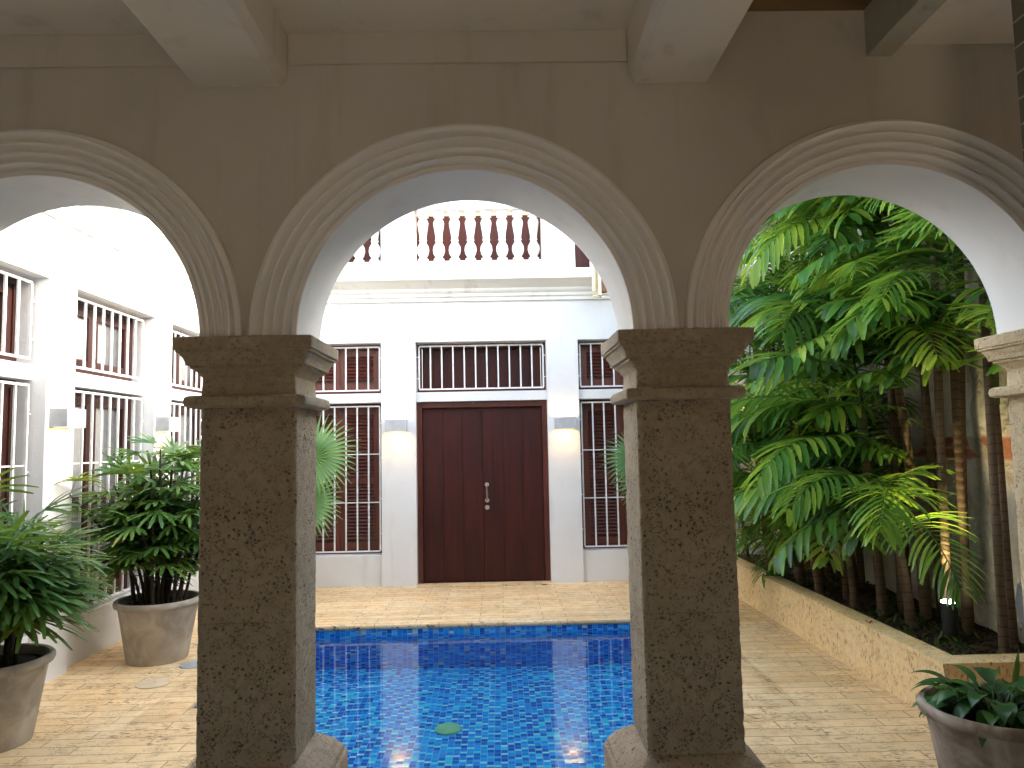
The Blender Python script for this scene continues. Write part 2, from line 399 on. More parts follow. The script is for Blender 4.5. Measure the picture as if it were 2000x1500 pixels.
# outer ground so nothing is open below
m = MB(); m.add([(-60, -60, -1.2), (60, -60, -1.2), (60, 60, -1.2), (-60, 60, -1.2)], [(0, 1, 2, 3)])
tag(m.build('ground', MPV), kind='structure')
ZF, ZWAT = -1.15, -.09
pm = MB()
for i, (x0, y0) in enumerate(POOL):
    x1, y1 = POOL[(i+1) % 8]
    pm.cm = 1 if abs(y1-y0) < 1e-6 else 2
    pm.add([(x0, y0, ZF), (x1, y1, ZF), (x1, y1, -.04), (x0, y0, -.04)], [(0, 1, 2, 3)])
pm.cm = 0
pm.add([(-1.70, 3.78, ZF), (1.22, 3.78, ZF), (1.22, 4.93, ZF), (-1.70, 4.93, ZF)], [(0, 1, 2, 3)])
pm.add([(-2.06, 4.93, ZF), (1.60, 4.93, ZF), (1.60, 7.10, ZF), (-2.06, 7.10, ZF)], [(0, 1, 2, 3)])
tag(pm.build('pool_basin', [MT_F, MT_X, MT_Y], smooth=None, recalc=False), kind='structure')
m = MB()
m.add([(-1.70, 3.78, ZWAT), (1.22, 3.78, ZWAT), (1.22, 4.93, ZWAT), (-1.70, 4.93, ZWAT)], [(0, 1, 2, 3)])
m.add([(-2.06, 4.93, ZWAT), (1.60, 4.93, ZWAT), (1.60, 7.10, ZWAT), (-2.06, 7.10, ZWAT)], [(0, 1, 2, 3)])
tag(m.build('pool_water', MWT, smooth=None, recalc=False), kind='structure')

def sweep(poly, prof, closed=True):
    """poly: list of xy; prof: list of (offset to the LEFT of travel, z)"""
    n = len(poly); vs = []; P = [Vector(p) for p in poly]
    for i in range(n):
        if closed or 0 < i < n-1:
            a, b, c = P[i-1], P[i], P[(i+1) % n]; d1 = (b-a).normalized(); d2 = (c-b).normalized()
        elif i == 0: d1 = d2 = (P[1]-P[0]).normalized()
        else: d1 = d2 = (P[-1]-P[-2]).normalized()
        n1 = Vector((-d1.y, d1.x)); n2 = Vector((-d2.y, d2.x)); mt = (n1+n2); mt = mt/(mt.dot(n1)) if mt.length > 1e-6 else n1
        for o_, z in prof: vs.append((P[i].x+mt.x*o_, P[i].y+mt.y*o_, z))
    m_ = len(prof); fs = []
    for i in range(n if closed else n-1):
        j = (i+1) % n
        for k in range(m_-1): fs.append((i*m_+k, j*m_+k, j*m_+k+1, i*m_+k+1))
    if not closed: fs += [tuple(range(m_)), tuple((n-1)*m_+k for k in range(m_))[::-1]]
    return vs, fs
# coping: rounded nose, 25 mm over the water
m = MB(); m.add(*sweep(POOL, [(-.24, -.003), (-.232, .0035), (.01, .004), (.022, 0), (.028, -.012), (.026, -.03), (.015, -.042), (-.01, -.045)]))
tag(m.build('pool_coping', MPV, smooth=40, recalc=True), 'cream stone coping with rounded nose around the blue tiled pool', 'coping')

# ================================================================== FACADES
def grid_wall(mb, us, zs, holes, P, thick):
    """us, zs break lines; holes = list of (u0,u1,z0,z1); P(u,d,z)->xyz, d into the wall"""
    def solid(i, j):
        if i < 0 or j < 0 or i >= len(us)-1 or j >= len(zs)-1: return False
        uc, zc = (us[i]+us[i+1])/2, (zs[j]+zs[j+1])/2
        return not any(h[0] < uc < h[1] and h[2] < zc < h[3] for h in holes)
    for i in range(len(us)-1):
        for j in range(len(zs)-1):
            if not solid(i, j): continue
            a, b, c, d = us[i], us[i+1], zs[j], zs[j+1]
            mb.add([P(a, 0, c), P(b, 0, c), P(b, 0, d), P(a, 0, d)], [(0, 1, 2, 3)])
            mb.add([P(a, thick, c), P(b, thick, c), P(b, thick, d), P(a, thick, d)], [(3, 2, 1, 0)])
            if not solid(i-1, j): mb.add([P(a, 0, c), P(a, thick, c), P(a, thick, d), P(a, 0, d)], [(3, 2, 1, 0)])
            if not solid(i+1, j): mb.add([P(b, 0, c), P(b, thick, c), P(b, thick, d), P(b, 0, d)], [(0, 1, 2, 3)])
            if not solid(i, j-1): mb.add([P(a, 0, c), P(a, thick, c), P(b, thick, c), P(b, 0, c)], [(0, 1, 2, 3)])
            if not solid(i, j+1): mb.add([P(a, 0, d), P(a, thick, d), P(b, thick, d), P(b, 0, d)], [(3, 2, 1, 0)])
def pbox(mb, P, u0, u1, d0, d1, z0, z1):
    vs = [P(u, d, z) for z in (z0, z1) for d in (d0, d1) for u in (u0, u1)]
    return mb.add(vs, [(0, 1, 3, 2), (4, 6, 7, 5), (0, 4, 5, 1), (2, 3, 7, 6), (0, 2, 6, 4), (1, 5, 7, 3)])
ZT, ZLT, ZLB, ZS = 2.91, 2.30, 2.185, .365
def grille(P, u0, u1, z0, z1, nb, cross, d=.10, t=.0085):
    g = MB()
    a, b, c, e = u0+.035, u1-.035, z0+.04, z1-.04
    pbox(g, P, a, b, d, d+.02, c-t, c+t); pbox(g, P, a, b, d, d+.02, e-t, e+t)
    pbox(g, P, a-t, a+t, d+.001, d+.021, c+t, e-t); pbox(g, P, b-t, b+t, d+.001, d+.021, c+t, e-t)
    for k in range(1, nb+1):
        u = a+(b-a)*k/(nb+1); pbox(g, P, u-t, u+t, d+.002, d+.018, c+t, e-t)
    for zc in cross: pbox(g, P, a+t, b-t, d+.019, d+.027, zc-.006, zc+.006)
    for zc in (c+(e-c)*q for q in ((.25, .75) if e-c < 1 else (.12, .36, .64, .88))):
        pbox(g, P, u0, a-t, d+.004, d+.014, zc-.005, zc+.005); pbox(g, P, b+t, u1, d+.004, d+.014, zc-.005, zc+.005)
    return g
def window(fac, P, u0, u1, z0, z1, tall, kind, glassy):
    fr = MB(); d = .22; wd = .055
    for (a, b, c, e) in ((u0, u0+wd, z0, z1), (u1-wd, u1, z0, z1), (u0+wd, u1-wd, z0, z0+wd), (u0+wd, u1-wd, z1-wd, z1)):
        pbox(fr, P, a, b, d, d+.07, c, e)
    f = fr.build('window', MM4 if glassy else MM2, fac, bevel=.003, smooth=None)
    nb = max(3, round((u1-u0)/.13)-2)
    cross = [z0+.04+(z1-z0-.08)*q for q in ((1/3, 2/3) if tall else ())]
    sub(f, 'grille', grille(P, u0, u1, z0, z1, nb, cross), MG, smooth=None)
    # shutter leaves with stiles, a mid rail and louvres, some with glass
    n = 3 if not glassy else 2; W = (u1-u0-2*wd)/n
    for k in range(n):
        a = u0+wd+k*W; sh = MB(); s_ = .075
        pbox(sh, P, a+.002, a+s_, d+.012, d+.05, z0+wd, z1-wd); pbox(sh, P, a+W-s_, a+W-.002, d+.012, d+.05, z0+wd, z1-wd)
        rails = [z0+wd, z1-wd-.08] + ([z0+(z1-z0)*.46] if tall else [])
        for r_ in rails: pbox(sh, P, a+s_, a+W-s_, d+.014, d+.048, r_, r_+.08)
        if not glassy and not (kind == 'mid'):
            zc = z0+wd+.08
            while zc < z1-wd-.1:
                if not any(r_-.03 < zc < r_+.09 for r_ in rails):
                    vs = [P(u, dd, zz) for (dd, zz) in ((d+.018, zc), (d+.044, zc+.028)) for u in (a+s_, a+W-s_)]
                    sh.add(vs+[P(u, dd+.004, zz+.005) for (dd, zz) in ((d+.018, zc), (d+.044, zc+.028)) for u in (a+s_, a+W-s_)],
                           [(0, 1, 3, 2), (4, 6, 7, 5), (0, 4, 5, 1), (2, 3, 7, 6)])
                zc += .042
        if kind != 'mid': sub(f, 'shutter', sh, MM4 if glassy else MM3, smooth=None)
    bk = MB(); pbox(bk, P, u0+wd+.003, u1-wd-.003, d+.053, d+.06, z0+wd, z1-wd)
    sub(f, 'pane', bk, MGL if glassy else MGB2, smooth=None)
    if glassy:
        cu = MB(); pbox(cu, P, u0+wd+W*.25, u0+wd+W*1.45, d+.0501, d+.0525, z0+wd+.08, z1-wd-.08)
        sub(f, 'curtain', cu, MCU, smooth=None)
    return f
PB = lambda u, d, z: (u, YW+d, z)
PL = lambda u, d, z: (XL-d, u, z)
OPB = [(-3.0, -1.425), (-1.01, .58), (.965, 2.55)]
OPL = [(4.11, 5.447), (5.81, 7.15), (7.51, 8.85)]

# ---- back facade
fb = thing('back_facade', (0, YW, 0), 'white end facade across the pool with brown double door, barred windows and balustrade above', 'facade')
m = MB()
holes = [(a, b, 0, ZT) for a, b in OPB]
grid_wall(m, [XL-.4] + [x for h in OPB for x in h] + [XR+.3], [0, ZT, 3.66], holes, PB, .36)
m.build('wall', MW, fb, smooth=None)
for a, b in OPB:
    m = MB(); pbox(m, PB, a, b, .045, .30, ZLB, ZLT); m.build('ledge', MW, fb, smooth=None, bevel=.004)
for a, b in (OPB[0], OPB[2]):
    m = MB(); pbox(m, PB, a, b, .05, .32, 0, ZS); m.build('panel_below_window', MW, fb, smooth=None, bevel=.004)
CP = [(0, 3.40), (.028, 3.40), (.028, 3.44), (.05, 3.455), (.05, 3.49), (.075, 3.505), (.085, 3.53), (.085, 3.545), (.12, 3.565), (.165, 3.60), (.205, 3.612), (.24, 3.625), (.24, 3.735), (.21, 3.745), (0, 3.80)]
m = MB()
vs = []
for end in (0, 1):
    for d_, z in CP: vs.append((((XL+d_) if end == 0 else XR), YW-d_, z))
k = len(CP); m.add(vs, [(i, i+1, k+i+1, k+i) for i in range(k-1)]+[tuple(range(k, 2*k))])
m.build('cornice', MWC, fb, smooth=40)
# balustrade
m = MB(); pbox(m, PB, XL-.4, .965, .03, .36, 3.801, 3.915)
bz = m.build('balustrade', MW, fb, smooth=None, bevel=.004)
m = MB(); pbox(m, PB, XL-.4, 1.0, .0, .38, 4.585, 4.65); pbox(m, PB, XL-.4, .99, .03, .35, 4.651, 4.75); sub(bz, 'rail', m, MW, smooth=None, bevel=.008)
for a, b in ((-1.425, -1.02), (.565, .965), (XL-.4, -3.0)):
    m = MB(); pbox(m, PB, a, b, .035, .355, 3.9155, 4.5845); sub(bz, 'pier', m, MW, smooth=None, bevel=.006)
BAL0 = [(.058, .0), (.058, .03), (.04, .04), (.04, .055), (.058, .085), (.068, .13), (.062, .175), (.04, .215), (.033, .235), (.045, .25), (.036, .265), (.042, .32), (.058, .42), (.062, .455), (.05, .49), (.038, .505), (.05, .52), (.05, .535)]
BAL = [(a_*1.12, b_*1.08) for a_, b_ in BAL0]
for (a, b) in ((-3.0, -1.425), (-1.02, .565)):
    for q in range(8):
        u = a+(b-a)*(q+.5)/8; mm_ = MB(); mm_.lathe([(r_, z+3.945) for r_, z in BAL], 16, (u, YW+.19), 0, True)
        pbox(mm_, PB, u-.062, u+.062, .128, .252, 3.916, 3.946); pbox(mm_, PB, u-.066, u+.066, .124, .256, 4.52, 4.584)
        sub(bz, 'baluster', mm_, MW, smooth=50)
# upper storey behind the balustrade
m = MB(); grid_wall(m, [XL-.6, -3.6, -1.6, -1.22, .70, .98, 1.16, 4.3], [3.66, 5.1, 6.0], [(-3.6, -1.6, 3.66, 5.1), (-1.22, .70, 3.66, 5.1)], lambda u, d, z: (u, YW+1.3+d, z), .3)
m.build('upper_wall', MW, fb, smooth=None)
for (a, b) in ((-3.6, -1.6), (-1.22, .70)):
    m = MB(); PU = lambda u, d, z: (u, YW+1.38+d, z); n = 4; W = (b-a)/n
    for q in range(n):
        pbox(m, PU, a+q*W+.0005, a+q*W+.07, 0, .05, 3.7, 5.1); pbox(m, PU, a+(q+1)*W-.07, a+(q+1)*W-.0005, 0, .05, 3.7, 5.1)
        for zc in (3.7, 4.2, 5.0): pbox(m, PU, a+q*W+.07, a+(q+1)*W-.07, .003, .045, zc, zc+.09)
        pbox(m, PU, a+q*W+.07, a+(q+1)*W-.07, .02, .03, 3.79, 5.0)
    m.build('upper_shutter', MM, fb, smooth=None)
# right part of the wall above the cornice, with a red-brown panel at its left end
m = MB(); pbox(m, PB, 1.15, XR+.3, .02, .36, 3.801, 5.0); m.build('upper_wall', MW, fb, smooth=None)
m = MB(); pbox(m, PB, .9655, 1.1495, .08, .13, 3.802, 5.2); m.build('upper_shutter', MM, fb, smooth=None)
# windows (transom and tall) and the door
for idx, (a, b) in enumerate(OPB):
    window(fb, PB, a, b, ZLT, ZT, False, 'mid' if idx == 1 else 'side', False)
    if idx != 1: window(fb, PB, a, b, ZS, ZLB, True, 'side', False)
# plank infill behind the transom over the door
a, b = OPB[1]
m = MB(); n = 11; W = (b-a-.13)/n
for q in range(n): pbox(m, PB, a+.065+q*W+.0015, a+.065+(q+1)*W-.0015, .232+.006*(q*7 % 3), .262, ZLT+.06, ZT-.06)
m.build('transom_panel', MM, fb, smooth=None, bevel=.003)
fd = .10
m = MB()
for (p, q, c, e) in ((a, a+.065, .0, ZLB), (b-.065, b, .0, ZLB), (a+.065, b-.065, ZLB-.075, ZLB)): pbox(m, PB, p, q, fd, fd+.14, c, e)
door = m.build('door', MM2, fb, smooth=None, bevel=.004)
L, Rr = a+.068, b-.068; mid = (L+Rr)/2
for (p, q) in ((L, mid-.003), (mid+.003, Rr)):
    mm_ = MB(); W = (q-p)/3
    for k_ in range(3): pbox(mm_, PB, p+k_*W+(.0022 if k_ else 0), p+(k_+1)*W-(.0022 if k_ < 2 else 0), fd+.045, fd+.09, .014, ZLB-.078)
    mm_.box(p+.001, q-.001, YW+fd+.06, YW+fd+.088, .015, ZLB-.079); sub(door, 'door_leaf', mm_, MM, smooth=None)
mm_ = MB(); mm_.box(L-.01, Rr+.01, YW+fd+.0905, YW+fd+.12, .001, ZLB-.07); sub(door, 'door_back', mm_, MM, smooth=None)  # added backing, blocks skylight leaking through the door gaps
hx = mid+.045
mm_ = MB(); mm_.tube([(hx, YW+fd+.045, 1.17), (hx, YW+fd-.01, 1.17), (hx, YW+fd-.02, 1.16), (hx, YW+fd-.02, .99), (hx, YW+fd-.01, .98), (hx, YW+fd+.045, .98)], .012, 10)
for z_ in (1.17, .98): mm_.tube([(hx, YW+fd+.046, z_), (hx, YW+fd+.036, z_)], .026, 20)
sub(door, 'handle', mm_, MST)
mm_ = MB(); mm_.tube([(hx, YW+fd+.046, .895), (hx, YW+fd+.034, .895)], .027, 20); mm_.tube([(hx, YW+fd+.036, .895), (hx, YW+fd+.026, .895)], .012, 14)
sub(door, 'lock', mm_, MST)
m = MB()
for k_ in range(13):
    pbox(m, PB, a+.002+k_*.1222, a+.002+k_*.1222+.119, -.10, .10, .001, .012)
m.build('threshold', MPV, fb, smooth=None)

# ---- left facade
fl = thing('left_facade', (XL, 6, 0), 'white left hand facade with deep set barred windows and moulded cornice beside the pool', 'facade')
m = MB(); holes = [(a, b, 0, ZT+.03) for a, b in OPL]
grid_wall(m, [3.2] + [x for h in OPL for x in h] + [YW], [0, ZT+.03, 3.66], holes, PL, .36)
m.build('wall', MW, fl, smooth=None)
m = MB(); pbox(m, PL, 3.2, YW, .01, .36, 3.80, 4.15); m.build('parapet', MW, fl, smooth=None, bevel=.01)
for a, b in OPL:
    m = MB(); pbox(m, PL, a, b, .11, .33, ZLB, ZLT); m.build('ledge', MW, fl, smooth=None, bevel=.004)
for a, b in OPL:
    m = MB(); pbox(m, PL, a, b, .07, .32, 0, ZS); m.build('panel_below_window', MW, fl, smooth=None, bevel=.004)
m = MB(); vs = []
for end in (0, 1):
    for d_, z in CP: vs.append((XL+d_, (3.62 if end == 0 else YW-d_), z))
m.add(vs, [(i, i+1, k+i+1, k+i) for i in range(k-1)]+[tuple(range(k))])
m.build('cornice', MWC, fl, smooth=40)
for (a, b) in OPL:
    window(fl, PL, a, b, ZLT, ZT+.03, False, 'side', True)
    window(fl, PL, a, b, ZS, ZLB, True, 'side', True)

# ---- old wall on the right
m = MB(); ny, nz = 60, 50; vs = []
for j in range(nz+1):
    for i in range(ny+1):
        y = 3.62+(YW-3.62-.002)*i/ny; z = 4.6*j/nz
        vs.append((XR+.05*noise.fractal((y*1.3, 3, z*1.3), 1., 2., 4), y, z))
m.add(vs, [(j*(ny+1)+i, j*(ny+1)+i+1, (j+1)*(ny+1)+i+1, (j+1)*(ny+1)+i) for j in range(nz) for i in range(ny)])
m.add([(XR+.4, 3.62, 0), (XR+.4, YW, 0), (XR+.4, YW, 4.6), (XR+.4, 3.62, 4.6), (XR, 3.62, 4.6), (XR, YW-.002, 4.6)], [(3, 2, 1, 0), (4, 5, 2, 3)])
tag(m.build('stone_wall', MOW, smooth=60, recalc=False), 'weathered old stone wall with a red brick course behind the tall palms', 'wall')

# ---- overhead walkway off the facade, cut back to let more skylight in
ow = thing('overhead_walkway', (2.0, 6, 3.76), 'pale green edged walkway with panelled underside passing overhead on the right', 'walkway')
m = MB()
for x0, x1 in ((2.2, 2.34), (2.75, 2.97)): m.box(x0, x1, 5.8, 8.70, 3.76, 3.98)
m.build('edge_beam', MGG, ow, smooth=None, bevel=.006)
m = MB(); m.box(2.341, 2.749, 5.8, 8.70, 3.84, 3.97); m.build('soffit', MWC, ow, smooth=None)
m = MB()
for q in range(3):
    m = MB(); m.box(2.342, 2.748, 6.1+q*.95, 6.16+q*.95, 3.81, 3.8395); m.build('batten', MGG, ow, smooth=None)
# downpipe, box and iron bracket under its left edge
g = thing('rain_pipe', (1.16, 8.7, 3.4), 'yellowed plastic rain pipe at the end of the cornice over the door', 'pipe')
m = MB(); m.tube([(1.15, 8.66, 4.05), (1.15, 8.66, 3.62), (1.15, 8.67, 3.44)], .028, 12); m.build('pipe', MPVC, g)
m = MB(); m.box(1.19, 1.225, 8.60, 8.70, 3.38, 3.755); m.box(1.13, 1.24, 8.66, 8.72, 3.37, 3.40); m.build('clip_bracket', MPVC, g, smooth=None, bevel=.004)
m = MB(); m.box(1.226, 1.30, 8.62, 8.70, 3.42, 3.70); m.build('rusty_plate', MRST, g, smooth=None, bevel=.015)
m = MB(); m.tube([(1.20, 8.57, 3.80), (1.20, 8.70, 3.80)], .035, 12); m.tube([(1.20, 8.60, 3.80), (1.20, 8.60, 3.72)], .015, 8); m.build('elbow', MBK, g)

# ================================================================== ARCADE
CX = [-2.95, -1.08, .80, 2.67]; RA = .73; ZSP = 2.13; YA0, YA1 = 3.20, 3.60; ZTOP = 4.6
m = MB(); N = 56
cen = [(CX[i]+CX[i+1])/2 for i in range(3)]
def zface(pts, y0, y1):
    n = len(pts); c0 = m.cm; m.add([(x, y0, z) for x, z in pts], [tuple(range(n))]); m.cm = 2; m.add([(x, y1, z) for x, z in pts], [tuple(range(n-1, -1, -1))]); m.cm = c0
edges = [-4.7]
for c_ in cen: edges += [c_-RA, c_+RA]
edges += [4.9]
for i in range(0, 8, 2):
    x0, x1 = edges[i], edges[i+1]; zface([(x0, ZSP), (x1, ZSP), (x1, ZTOP), (x0, ZTOP)], YA0, YA1)
    m.add([(x0, YA0, ZSP), (x1, YA0, ZSP), (x1, YA1, ZSP), (x0, YA1, ZSP)], [(0, 3, 2, 1)])
for c_ in cen:
    arc = [(c_+RA*math.cos(math.pi-math.pi*i/N), ZSP+RA*math.sin(math.pi*i/N)) for i in range(N+1)]
    for i in range(N):
        (xa, za), (xb, zb) = arc[i], arc[i+1]; m.cm = 0
        zface([(xa, za), (xb, zb), (xb, ZTOP), (xa, ZTOP)], YA0, YA1)
        m.cm = 1
        m.add([(xa, YA0, za), (xb, YA0, zb), (xb, YA1, zb), (xa, YA1, za)], [(0, 3, 2, 1)])
m.cm = 0; m.add([(-4.7, YA0, ZTOP), (4.9, YA0, ZTOP), (4.9, YA1, ZTOP), (-4.7, YA1, ZTOP)], [(0, 1, 2, 3)])
aw = thing('arcade_wall', (0, 3.4, ZSP), 'plastered arcade wall with three round arches carried on stone columns', 'wall')
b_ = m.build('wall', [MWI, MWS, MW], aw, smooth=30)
prof = [(.0, .0), (.0, .012), (.006, .016), (.020, .018), (.0215, .006), (.024, .002), (.030, .008), (.040, .034), (.046, .042), (.052, .042), (.054, .022), (.058, .016), (.064, .022), (.076, .052), (.082, .060), (.088, .060),
        (.090, .038), (.094, .032), (.100, .038), (.114, .070), (.120, .076), (.126, .074), (.128, .056), (.134, .052), (.148, .078), (.157, .096), (.162, .100), (.166, .096), (.168, .056), (.190, .052), (.194, .047), (.194, .0)]
for c_ in cen:
    mm_ = MB(); vs = []; k_ = len(prof); NN = 96
    for i in range(NN+1):
        t_ = math.pi*i/NN; wob = 1+.003*noise.noise((t_*3+c_*5, 0, 0))
        for r_, p_ in prof:
            rr = (RA-.001+r_)*wob
            vs.append((c_+rr*math.cos(t_), YA0-p_+(.001 if p_ == 0 else 0), ZSP+.001+rr*math.sin(t_)))
    mm_.add(vs, [(i*k_+j, i*k_+j+1, (i+1)*k_+j+1, (i+1)*k_+j) for i in range(NN) for j in range(k_-1)]+[tuple(range(k_)), tuple(NN*k_+j for j in range(k_))])
    mm_.build('archivolt', MWA, aw, smooth=32)

# ---- columns
def stack(prof, cx, cy, hx, hy, ns, amp, seed, rough=1.):
    mb = MB(); vs = []; ring = []
    for q in range(ns): ring.append((-1+2*q/ns, -1))
    for q in range(ns): ring.append((1, -1+2*q/ns))
    for q in range(ns): ring.append((1-2*q/ns, 1))
    for q in range(ns): ring.append((-1, 1-2*q/ns))
    n = len(ring)
    for p_, z in prof:
        for (a_, b__) in ring:
            x = a_*(hx+p_); y = b__*(hy+p_)
            # slightly rounded worn corner
            cr = .006*rough
            if abs(a_) == 1 and abs(b__) == 1: x -= cr*a_; y -= cr*b__
            v = Vector((x*9+seed, y*9, z*9)); nx = noise.fractal(v*2.2, 1., 2., 4); 
            chip = max(0, noise.noise(v*1.3+Vector((5, 5, 5)))-.35)*.012 if (abs(a_) > .97 and abs(b__) > .97) else 0
            pit = max(0, noise.noise(v*7)-.38)*.02
            dsp = amp*nx-pit*rough-chip
            if abs(a_) == 1: x += a_*dsp
            if abs(b__) == 1: y += b__*dsp
            vs.append((cx+x, cy+y, z))
    m_ = len(prof)
    mb.add(vs, [(i*n+k, i*n+(k+1) % n, (i+1)*n+(k+1) % n, (i+1)*n+k) for i in range(m_-1) for k in range(n)]+[tuple(range(n))[::-1], tuple((m_-1)*n+k for k in range(n))])
    return mb
def dens(pr, step=.012):
    out = [pr[0]]
    for a_, b__ in zip(pr, pr[1:]):
        L_ = math.hypot(b__[0]-a_[0], b__[1]-a_[1]); n_ = max(1, int(L_/step))
        out += [(a_[0]+(b__[0]-a_[0])*i/n_, a_[1]+(b__[1]-a_[1])*i/n_) for i in range(1, n_+1)]
    return out
HX, HY = .205, .18; YC = 3.20+HY+.005
labs = ['pitted coral stone column at the far left, behind the frame edge', 'pitted coral stone column between the left arch and the middle arch', 'pitted coral stone column between the middle arch and the palms', 'pale sandy stone column at the right edge behind the small potted plant']
for i, cx in enumerate(CX):
    col = thing('stone_column', (cx, YC, 0), labs[i], 'column', 'stone columns of the arcade')
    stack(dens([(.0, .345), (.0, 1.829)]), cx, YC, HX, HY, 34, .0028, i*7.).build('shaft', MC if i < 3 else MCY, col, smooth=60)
    cap = [(-.004, 1.8295), (.04, 1.831), (.052, 1.839), (.056, 1.855), (.052, 1.874), (.04, 1.882), (.0, 1.885), (-.004, 1.960), (-.002, 1.964), (.006, 1.972), (.016, 1.988), (.034, 1.999), (.036, 2.000), (.036, 2.010), (.050, 2.012),
           (.052, 2.026), (.058, 2.040), (.067, 2.052), (.069, 2.062), (.080, 2.064), (.081, 2.074), (.088, 2.076), (.089, 2.125), (.082, 2.1295)]
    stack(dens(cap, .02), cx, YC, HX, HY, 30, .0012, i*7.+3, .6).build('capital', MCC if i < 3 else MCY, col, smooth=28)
    ba = [(.125, 0.0), (.125, .215), (.12, .225), (.11, .23), (.11, .245), (.098, .26), (.085, .272), (.08, .285), (.055, .305), (.03, .325), (.0, .3445)]
    stack(dens(ba), cx, YC, HX, HY, 30, .0025, i*7.+5, .8).build('base', MCS, col, smooth=50)

# ================================================================== GALLERY CEILING
ZC = 3.50
m = MB(); m.box(-4.7, .95, -3, YA0-.001, ZC, ZC+.3)
tag(m.build('ceiling', MWB, smooth=None), kind='structure')
m = MB()
for x0, x1 in ((-4.69, -1.30), (-.91, .60)):
    m.box(x0, x1, YA0-.014, YA0-.0015, 3.352, ZC-.0005)
tag(m.build('ceiling_moulding', MWI, smooth=None, bevel=.004), 'plain plaster ledge where the gallery ceiling meets the arcade wall', 'moulding')
def beam(cx, hw, zb, y0, lab, mat=MWB, ch=.022):
    mb = MB(); pr = [(-hw, ZC-.0005), (-hw, zb), (hw-ch, zb), (hw, zb+ch), (hw+.012, zb+ch+.02), (hw+.012, ZC-.0005)]
    n = len(pr); mb.add([(cx+x, y0, z) for x, z in pr]+[(cx+x, YA0-.0012, z) for x, z in pr], [(i, (i+1) % n, n+(i+1) % n, n+i) for i in range(n)]+[tuple(range(n))[::-1], tuple(range(n, 2*n))])
    return tag(mb.build('ceiling_beam', mat, smooth=None, bevel=.004), lab, 'beam', 'plastered ceiling beams')
beam(-1.125, .195, 3.255, -3, 'wide plastered ceiling beam above the left stone column')
b2 = beam(-.785, .17, 3.25, -3, 'wide plastered ceiling beam above the stone column beside the palms')
b2.scale.x = -1
beam(-2.95, .19, 3.255, -3, 'plastered ceiling beam out of frame at far left')
m = MB(); m.box(.951, 4.7, -3, YA0-.001, 3.585, 3.80); tag(m.build('board_ceiling', MWD, smooth=None), kind='structure')
m = MB()
vs = [(1.68, .0, 3.365), (1.80, .0, 3.365), (1.80, .0, 3.584), (1.68, .0, 3.584)]
m.box(1.685, 1.80, -3, YA0-.0015, 3.365, 3.5845)
tag(m.build('ceiling_beam', MGB, smooth=None, bevel=.006), 'narrow cracked painted timber beam at top right', 'beam')
m = MB(); m.box(1.803, 4.69, -3, YA0-.0015, 3.42, 3.5845); tag(m.build('ceiling_panel', MWB, smooth=None), 'smooth white plaster ceiling panel right of the timber beam', 'ceiling panel')
tp = MB(); tp.box(1.79, 2.15, 2.08, 2.42, 0, 3.419); tag(tp.build('tiled_pillar', MGT, smooth=None, bevel=.004), 'grey green tiled pillar edge at the upper right of the frame', 'pillar')
# unseen walls behind and beside the camera; rear gap added to let light in
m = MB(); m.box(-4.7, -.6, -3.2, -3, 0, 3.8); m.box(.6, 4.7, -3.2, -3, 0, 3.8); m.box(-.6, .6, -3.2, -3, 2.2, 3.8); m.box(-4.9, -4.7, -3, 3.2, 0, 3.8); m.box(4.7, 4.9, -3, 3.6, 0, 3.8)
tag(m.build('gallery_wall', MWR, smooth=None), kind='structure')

# ================================================================== LAMPS
def lamp(loc, rz, lab, on=True):
    t = thing('wall_lamp', loc, lab, 'wall lamp', 'box shaped white wall lamps', rz)
    # local: wall at y=0, lamp sticks out to -y
    mb = MB(); w_, h_, d_ = .125, .07, .13; th = .008
    mb.box(-w_, w_, -d_, -d_+th, -h_, h_); mb.box(-w_, -w_+th, -d_+th, -.001, -h_, h_); mb.box(w_-th, w_, -d_+th, -.001, -h_, h_); mb.box(-w_+th, w_-th, -.012, -.001, -h_, h_)
    o = mb.build('housing', MLH, t, world=False, smooth=None)
    mb = MB(); mb.box(-.10, .10, -.10, -.03, -.03, .03); mb.build('diffuser', MEM, t, world=False, smooth=None)
    for s_ in (-1, 1):
        ld = bpy.data.lights.new('lamp_glow', 'SPOT'); ld.energy = (.85 if s_ < 0 else .08); ld.color = (1, .50, .09); ld.spot_size = R(110); ld.spot_blend = .8; ld.shadow_soft_size = .03
        lo = bpy.data.objects.new('lamp_glow', ld); C.objects.link(lo); lo.parent = t; lo.location = (0, -.05, s_*.05)
        lo.rotation_euler = (0 if s_ < 0 else math.pi, 0, 0)
    return t
lamp((-1.235, YW, 1.90), 0, 'lit white box lamp on the pilaster left of the brown double door')
lamp((.787, YW, 1.893), 0, 'lit white box lamp on the pilaster right of the brown double door')
lamp((3.03, YW, 1.885), 0, 'white box lamp half hidden by palm fronds in the far right corner')
lamp((XL, 5.62, 1.91), R(90), 'lit white box lamp nearest the frame edge on the left facade')
lamp((XL, 7.30, 1.91), R(90), 'lit white box lamp above the taller potted palm on the left facade')

